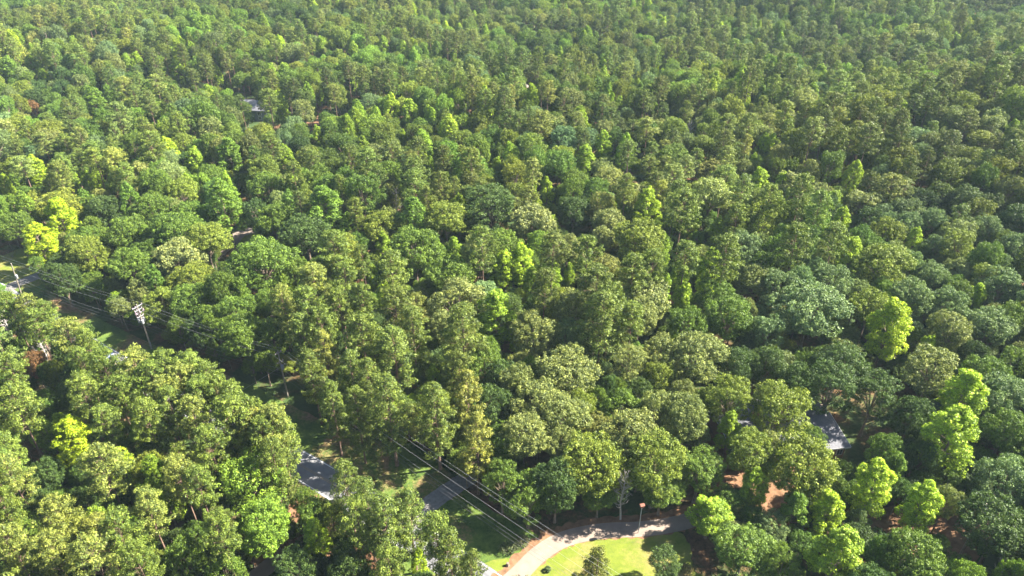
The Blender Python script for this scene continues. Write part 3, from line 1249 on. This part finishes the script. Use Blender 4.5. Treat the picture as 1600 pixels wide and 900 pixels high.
for i, key in enumerate(keys):
    if key not in proto: continue
    jj = N_.new('GeometryNodeJoinGeometry')
    for ob in proto[key]:
        oi = N_.new('GeometryNodeObjectInfo'); oi.transform_space = 'ORIGINAL'; oi.inputs['Object'].default_value = ob
        L_.new(oi.outputs['Geometry'], jj.inputs[0])
    cmp = N_.new('FunctionNodeCompare'); cmp.data_type = 'INT'; cmp.operation = 'EQUAL'
    ins = [s for s in cmp.inputs if s.type == 'INT']
    L_.new(va, ins[0]); ins[1].default_value = i
    ip = N_.new('GeometryNodeInstanceOnPoints')
    L_.new(gi.outputs[0], ip.inputs['Points']); L_.new(cmp.outputs[0], ip.inputs['Selection'])
    L_.new(jj.outputs[0], ip.inputs['Instance']); L_.new(tn, ip.inputs['Rotation']); L_.new(sz_, ip.inputs['Scale'])
    L_.new(ip.outputs[0], jo.inputs[0])
L_.new(jo.outputs[0], go.inputs[0])
md = forest.modifiers.new('forest_fill', 'NODES'); md.node_group = ng

# ------------------------------------------------------------------ utility poles and wires
def pole_base(u, v): x, y, t = pick(u, v); return Vector((x, y, 0))
LD = Vector((0.86, -0.51, 0)).normalized()           # line direction
CD = Vector((LD.y, -LD.x, 0)) * -1                    # cross direction
poles = [(Vector((-158, 160, 0)), 11.5, 'plain'), (pole_base(38, 473), 11.6, 'post'), (pole_base(237, 545), 11.4, 'bank'), (pole_base(450, 620), 11.2, 'can')]
x4, y4, _ = pick(1010, 945, 10.5)
poles.append((Vector((x4, y4, 0)), 11.4, 'plain'))
LBL = ['plain wooden utility pole at the far left end of the line', 'weathered utility pole with one white transformer beside the left driveway', 'utility pole crowded with crossarms and pale transformers in the shaded verge',
       'slim utility pole with small crossarms in the shaded clearing right of the road', 'utility pole carrying the wires on past the lawn']
tops = []
for i, (p, h, kd) in enumerate(poles):
    d = (poles[min(i + 1, 4)][0] - poles[max(i - 1, 0)][0]).normalized()
    ang = math.atan2(d.y, d.x)
    r = empty('utility_pole', p, ang)
    tag(r, LBL[i], 'utility pole', 'utility poles along the road')
    MB().tube([(0, 0, -.3), (0, 0, h * .5), (0, 0, h)], [.17, .15, .11], 10).build('pole', M_POLE, r)
    arms = {'plain': [(h - .5, 1.2)], 'can': [(h - .45, .7), (h - 2.6, .7)], 'post': [], 'bank': [(h - .5, 1.2), (h - 1.3, .9), (h - 2.1, .9), (h - 2.9, .8)]}[kd]
    for (z, w_) in arms:
        arm = MB().box(-.06, -w_, z - .06, .06, w_, z + .06)
        arm.tube([(.07, -w_ * .6, z), (.07, 0, z - .55)], .02, 5).tube([(.07, w_ * .6, z), (.07, 0, z - .55)], .02, 5)
        ao = arm.build('crossarm', M_METAL if kd == 'bank' else M_POLE, r)
        for yy in (-w_ * .93, -w_ * .35, w_ * .93):
            MB().tube([(0, yy, z + .06), (0, yy, z + .14), (0, yy, z + .2), (0, yy, z + .3)], [.05, .09, .05, .07], 8).build('insulator', M_PORC, ao)
    if kd != 'plain':
        spots = [(0.42, 0, h - 3.6)] if kd in ('can', 'post') else [(0, .52, h - 3.9), (-.46, -.25, h - 4.0), (.46, -.25, h - 4.0)]
        for (a_, b_, z) in spots:
            tk = MB().tube([(a_, b_, z - .48), (a_, b_, z - .42), (a_, b_, z + .42), (a_, b_, z + .5)], [.24, .29, .29, .2], 14)
            tk.box(min(a_, 0) , min(b_, 0) - .03, z + .1, max(a_, 0) + .02, max(b_, 0) + .03, z + .18)
            to = tk.build('transformer', M_METAL, r)
            MB().tube([(a_, b_, z + .5), (a_, b_, z + .62), (a_, b_, z + .74), (a_, b_, z + .86)], [.05, .09, .05, .03], 8).build('bushing', M_PORC, to)
    if kd == 'bank':
        for s in (-1, 0, 1):
            MB().tube([(.25, s * .9, h - 1.3), (.36, s * .9, h - 1.7), (.2, s * .9, h - 2.2)], [.06, .1, .06], 8).build('fuse_cutout', M_PORC, r)
        MB().tube([(0.16, 0, .9), (0.16, 0, 1.9)], .10, 8).build('ground_guard', M_METAL, r)
    if i == 1:
        lean = Vector((1.9, -1.1, 0)); r.rotation_mode = 'QUATERNION'
        r.rotation_quaternion = Vector((0, 0, 1)).rotation_difference((lean + Vector((0, 0, h))).normalized()) @ Matrix.Rotation(ang, 3, 'Z').to_quaternion()
    else: lean = Vector((0, 0, 0))
    tops.append((p + lean * .9, h, Vector((-math.sin(ang), math.cos(ang), 0))))
wires = [('top wire on the tree side of the utility poles', 1.15, -.20, .010, M_WIRE), ('top wire in the middle of the utility poles', .42, -.20, .010, M_WIRE), ('top wire on the road side of the utility poles', -1.15, -.20, .010, M_WIRE),
         ('single neutral wire below the transformers', .15, -4.4, .010, M_WIRE), ('upper thick communication cable low on the poles', .14, -5.4, .015, M_CABLE), ('lower thick communication cable low on the poles', -.14, -5.9, .015, M_CABLE)]
for (lb, off, dz, r_, mt) in wires:
    pts = []
    for (p0, h0, n0), (p1, h1, n1) in zip(tops, tops[1:]):
        a_ = p0 + n0 * off + Vector((0, 0, h0 + dz)); b_ = p1 + n1 * off + Vector((0, 0, h1 + dz))
        for k in range(14):
            t = k / 14; q = a_.lerp(b_, t); q.z -= 4 * 0.75 * t * (1 - t) * (0.9 if dz > -1 else 1.25); pts.append(q)
    pts.append(tops[-1][0] + tops[-1][2] * off + Vector((0, 0, tops[-1][1] + dz)))
    w = MB().tube(pts, r_, 5).build('power_line' if dz > -5 else 'cable', mt)
    tag(w, lb, 'wire', 'wires strung along the utility poles')
# guy wire on the third pole
g0 = poles[3][0] + Vector((0, 0, 7.5)); g1 = pole_base(375, 612)
tag(MB().tube([g0, g1], .015, 5).build('guy_wire', M_WIRE), 'slack guy wire slanting from the slim utility pole to the grass', 'wire')

# lone pole in the lower right wood
p = pole_base(1497, 872); r = empty('utility_pole', p, 0.4)
tag(r, 'lone utility pole with a small transformer in the dark lower right wood', 'utility pole', 'utility poles along the road')
MB().tube([(0, 0, -.3), (0, 0, 6), (0, 0, 12)], [.17, .15, .11], 10).build('pole', M_POLE, r)
c_ = MB().box(-.05, -.8, 11.4, .05, .8, 11.52).build('crossarm', M_POLE, r)
for yy in (-.7, .7): MB().tube([(0, yy, 11.52), (0, yy, 11.62), (0, yy, 11.74)], [.04, .08, .05], 8).build('insulator', M_PORC, c_)
MB().tube([(.42, 0, 9.9), (.42, 0, 9.96), (.42, 0, 10.7), (.42, 0, 10.8)], [.24, .29, .29, .2], 14).box(.0, -.03, 10.3, .4, .03, 10.4).build('transformer', M_METAL, r)

# thin pole with a birdhouse beside the driveway
p = pole_base(997, 833); r = empty('birdhouse_pole', p, 0.3)
tag(r, 'thin pale pole with a small rusty red birdhouse above the concrete driveway', 'birdhouse')
pm = MB().tube([(0, 0, -.1), (0, 0, 6.1)], .055, 8)
for k in range(18): pm.box(-.10, -.02, .5 + k * .3, .10, .02, .54 + k * .3)
pm.build('pole', M_METAL, r)
b = MB().box(-.28, -.22, 6.1, .28, .22, 6.5).build('birdhouse', M_REDWOOD, r)
rf = MB(); rf.v = [(-.36, -.3, 6.48), (.36, -.3, 6.48), (.36, .3, 6.48), (-.36, .3, 6.48), (-.36, 0, 6.72), (.36, 0, 6.72)]
rf.f = [(0, 1, 5, 4), (2, 3, 4, 5), (0, 4, 3), (1, 2, 5), (0, 3, 2, 1)]
rf.build('roof', M_REDWOOD, b)
for k in (-.13, .13): MB().tube([(k, -.222, 6.32), (k, -.23, 6.32)], .06, 10).build('entry_hole', M_TYRE, b)

# ------------------------------------------------------------------ houses
def gable_house(name, label, loc, rz, L, D, eave, rise, wallm, roofm, over=0.5, trim=None, wins=(), doors=(), chimney=True):
    trim = trim or M_TRIM
    r = empty(name, loc, rz); tag(r, label, 'house')
    w = MB(); hL, hD = L / 2, D / 2
    w.v = [(-hL, -hD, -1), (hL, -hD, -1), (hL, hD, -1), (-hL, hD, -1), (-hL, -hD, eave), (hL, -hD, eave), (hL, hD, eave), (-hL, hD, eave), (-hL, 0, eave + rise), (hL, 0, eave + rise)]
    w.f = [(0, 1, 5, 4), (2, 3, 7, 6), (1, 2, 6, 9, 5), (3, 0, 4, 8, 7)]
    w.build('wall', wallm, r)
    s = rise / hD; oL, oD = hL + over, hD + over; t = 0.16
    ze = eave - over * s
    ro = MB()
    for q in (-1, 1):
        A = [(-oL, q * oD, ze + .02), (oL, q * oD, ze + .02), (oL, 0, eave + rise + .02), (-oL, 0, eave + rise + .02)]
        B = [(a, b_, c + t) for a, b_, c in A]
        i0 = len(ro.v); ro.v += A + B
        for f in ((0, 1, 2, 3), (4, 5, 6, 7), (0, 1, 5, 4), (1, 2, 6, 5), (3, 0, 4, 7)): ro.f.append(tuple(i0 + k for k in f))
    roof = ro.build('roof', roofm, r)
    MB().box(-oL, -.14, eave + rise + .17, oL, .14, eave + rise + .22).build('ridge_cap', roofm, roof)
    for q in (-1, 1):
        MB().box(-oL, q * oD - (.03 if q < 0 else -.003), ze - .12, oL, q * oD + (.03 if q > 0 else -.003), ze + .17).build('gutter', trim, roof)
        for e in (-1, 1):
            f = MB(); x = e * (oL + .003); x2 = e * (oL + .05)
            f.v = [(x, q * oD, ze - .1), (x2, q * oD, ze - .1), (x2, 0, eave + rise - .08), (x, 0, eave + rise - .08), (x, q * oD, ze + .19), (x2, q * oD, ze + .19), (x2, 0, eave + rise + .2), (x, 0, eave + rise + .2)]
            f.f = [(0, 1, 2, 3), (4, 5, 6, 7), (0, 1, 5, 4), (3, 2, 6, 7), (0, 3, 7, 4), (1, 2, 6, 5)]
            f.build('bargeboard', trim, roof)
    if chimney:
        MB().box(-hL * .35 - .45, .6, eave + rise * .5, -hL * .35 + .45, 1.4, eave + rise + 1.1).box(-hL * .35 - .52, .53, eave + rise + 1.1, -hL * .35 + .52, 1.47, eave + rise + 1.22).build('chimney', M_BRICK, roof)
    for (x, z, ww, hh) in wins:
        fr = MB().box(x - ww / 2 - .08, -hD - .07, z - .08, x + ww / 2 + .08, -hD - .003, z + hh + .08).build('window', M_TRIM, r)
        MB().box(x - ww / 2, -hD - .075, z, x - .03, -hD - .071, z + hh).box(x + .03, -hD - .075, z, x + ww / 2, -hD - .071, z + hh).build('pane', M_GLASS, fr)
    for (x, ww, hh) in doors:
        do = MB().box(x - ww / 2, -hD - .06, 0.15, x + ww / 2, -hD - .003, hh).build('door', M_TRIM, r)
        MB().box(x + ww / 2 - .18, -hD - .10, 1.1, x + ww / 2 - .12, -hD - .063, 1.2).build('handle', M_METAL, do)
    return r
hx, hy, _ = pick(1291, 647, 4.15)
kx, ky, _ = pick(1165, 640, 4.9)
ex, ey, _ = pick(1334, 693, 3.0)
rz = math.radians(9)
D_ = 13.6
Lh = 20.0
cx_, cy_ = hx - (Lh / 2 - .2) * math.cos(rz), hy - (Lh / 2 - .2) * math.sin(rz)
gable_house('house', 'long grey shingle roofed house half hidden under trees in the lower right', (cx_, cy_, 0), rz, Lh, D_, 3.0, 1.15, M_BRICK, M_SHINGLE,
            wins=[(-8, 1.0, 1.5, 1.2), (-4.5, 1.0, 1.5, 1.2), (2.5, 1.0, 1.5, 1.2), (6, 1.0, 1.8, 1.2), (9, 1.0, 1.0, 1.2)], doors=[(-1, 1.0, 2.2)])
fx, fy, _ = pick(402, 176, 2)
gable_house('house', 'grey blue house with two pale windows in a shaded far clearing', (fx, fy, float(hgt(fx, fy))), -0.15, 12, 9, 4.6, 2.6, M_SIDING, M_SHINGLE,
            wins=[(-3.6, 2.6, 1.5, 1.3), (3.3, 2.6, 1.5, 1.3), (-3.6, .8, 1.3, 1.0), (3.3, .8, 1.3, 1.0)], doors=[(0, 1.0, 2.2)], chimney=False, trim=M_SIDING)
# plain pale pole with a short arm, no lamp, in the far clearing
p = Vector(pick(838, 128)[:2] + (0,)); p.z = float(hgt(p.x, p.y))
r = empty('clearing_post', p, 0); tag(r, 'thin pale post standing in the small dirt clearing near the top', 'post')
MB().tube([(0, 0, -.3), (0, 0, 8.5)], [.12, .08], 8).build('pole', M_METAL, r)
MB().box(-.1, -.9, 8.4, .1, .15, 8.52).build('arm', M_METAL, r)

# parked car on the sunlit drive below the transformer pole
def car(loc, rz):
    r = empty('parked_car', loc, rz); tag(r, 'dark blue parked car just showing past the pines left of the road', 'car')
    prof = [(-2.25, .35), (-2.3, .8), (-1.9, .95), (-1.45, 1.0), (-.75, 1.45), (.75, 1.48), (1.5, 1.02), (2.15, .95), (2.3, .75), (2.25, .35)]
    b = MB(); n = len(prof)
    for s, k in ((-1, 1), (1, 1)):
        for (x, z) in prof: b.v.append((x, s * (.88 if z < 1.1 else .66), z))
    for i in range(n - 1): b.f.append((i, i + 1, n + i + 1, n + i))
    b.f.append(tuple(range(n))); b.f.append(tuple(range(n, 2 * n))[::-1]); b.f.append((0, n, 2 * n - 1, n - 1))
    b.build('body', M_CARPAINT, r)
    MB().poly([(.85, -.6, 1.46), (1.47, -.82, 1.06), (1.47, .82, 1.06), (.85, .6, 1.46)]).build('windscreen', M_GLASS, r).location.z = .012
    MB().poly([(-.85, .6, 1.42), (-1.38, .8, 1.06), (-1.38, -.8, 1.06), (-.85, -.6, 1.42)]).build('rear_window', M_GLASS, r).location.z = .012
    for x in (-1.4, 1.4):
        for s in (-1, 1):
            w = MB().tube([(x, s * .72, .33), (x, s * .92, .33)], .33, 16).build('wheel', M_TYRE, r)
            MB().tube([(x, s * .921, .33), (x, s * .935, .33)], .19, 12).build('rim', M_METAL, w)
    for s in (-1, 1): MB().box(2.22, s * .7 - .18, .68, 2.31, s * .7 + .18, .8).build('headlight', M_TRIM, r)
cx0, cy0, _ = pick(164, 556)
car((cx0, cy0, 0.06), math.radians(-32))

# low shrubs beside the driveway
def bush(u, v, R, H, tint, label, seed, bare=False):
    global rng
    rng = np.random.default_rng(seed)
    x, y, _ = pick(u, v)
    cc = []; cr = []; cd = []
    for q in fib(34, 1.0):
        if q[2] < -.25: continue
        cc.append(np.array([q[0] * R * .72, q[1] * R * .72, H * .45 + q[2] * H * .42])); cr.append(R * .32 * rng.uniform(.7, 1.3)); cd.append(q)
    C, N, V = clumps_to_leaves(cc, cr, cd, 34)
    mesh = leaf_mesh('foliage', C, N, .10, 1.0, V, M_LEAF)
    r = empty('shrub', (x, y, 0), 0); tag(r, label, 'shrub', 'low shrubs around the driveway and verge')
    o = bpy.data.objects.new('foliage', mesh); COL.objects.link(o); o.parent = r; o['tint'] = list(tint)
    st = MB()
    for k in range(7):
        a = k * .9; st.tube([(0, 0, -.05), (R * .4 * math.cos(a), R * .4 * math.sin(a), H * .6)], [.03, .015], 4)
    st.build('stem', M_BARK, r)
bush(792, 861, 1.3, 1.4, (.09, .11, .06), 'low grey-green shrub leftmost of the three on the clay bank', 1)
bush(806, 857, 1.0, 1.2, (.10, .12, .065), 'low grey-green shrub middle of the three on the clay bank', 2)
bush(817, 850, 1.1, 1.5, (.12, .12, .08), 'low dusty shrub nearest the driveway on the clay bank', 3)
bush(856, 892, .5, .8, (.08, .12, .05), 'tiny round shrub alone on the lawn beside the driveway', 4)
bush(8, 462, 1.6, 1.8, (.05, .08, .03), 'dark shrub below the left driveway at the picture edge', 5)
bush(20, 402, 2.6, 3.6, (.07, .11, .04), 'round shrub casting a long shadow on the left pasture', 6)
bush(1072, 893, 1.0, 1.1, (.11, .10, .05), 'brownish low shrub on the right end of the lawn', 7)
x, y, _ = pick(793, 884); r = empty('tree_stump', (x, y, .04)); tag(r, 'small dark stump in the grass left of the driveway', 'stump')
MB().tube([(0, 0, -.1), (0.02, 0, .25), (.04, .03, .55)], [.36, .27, .22], 9).build('wood', M_BARK, r)

# ------------------------------------------------------------------ haze
hm, t_, n_, out_ = newmat('haze')
pv = n_.new('ShaderNodeVolumePrincipled')
pv.inputs['Color'].default_value = (0.62, 0.82, 1.0, 1)
pv.inputs['Density'].default_value = HAZE
pv.inputs['Anisotropy'].default_value = 0.0
t_.links.new(pv.outputs[0], out_.inputs['Volume'])
hz = MB().box(-3400, -700, -14, 3400, 5200, 97).build('haze', hm)
tag(hz, kind='stuff')
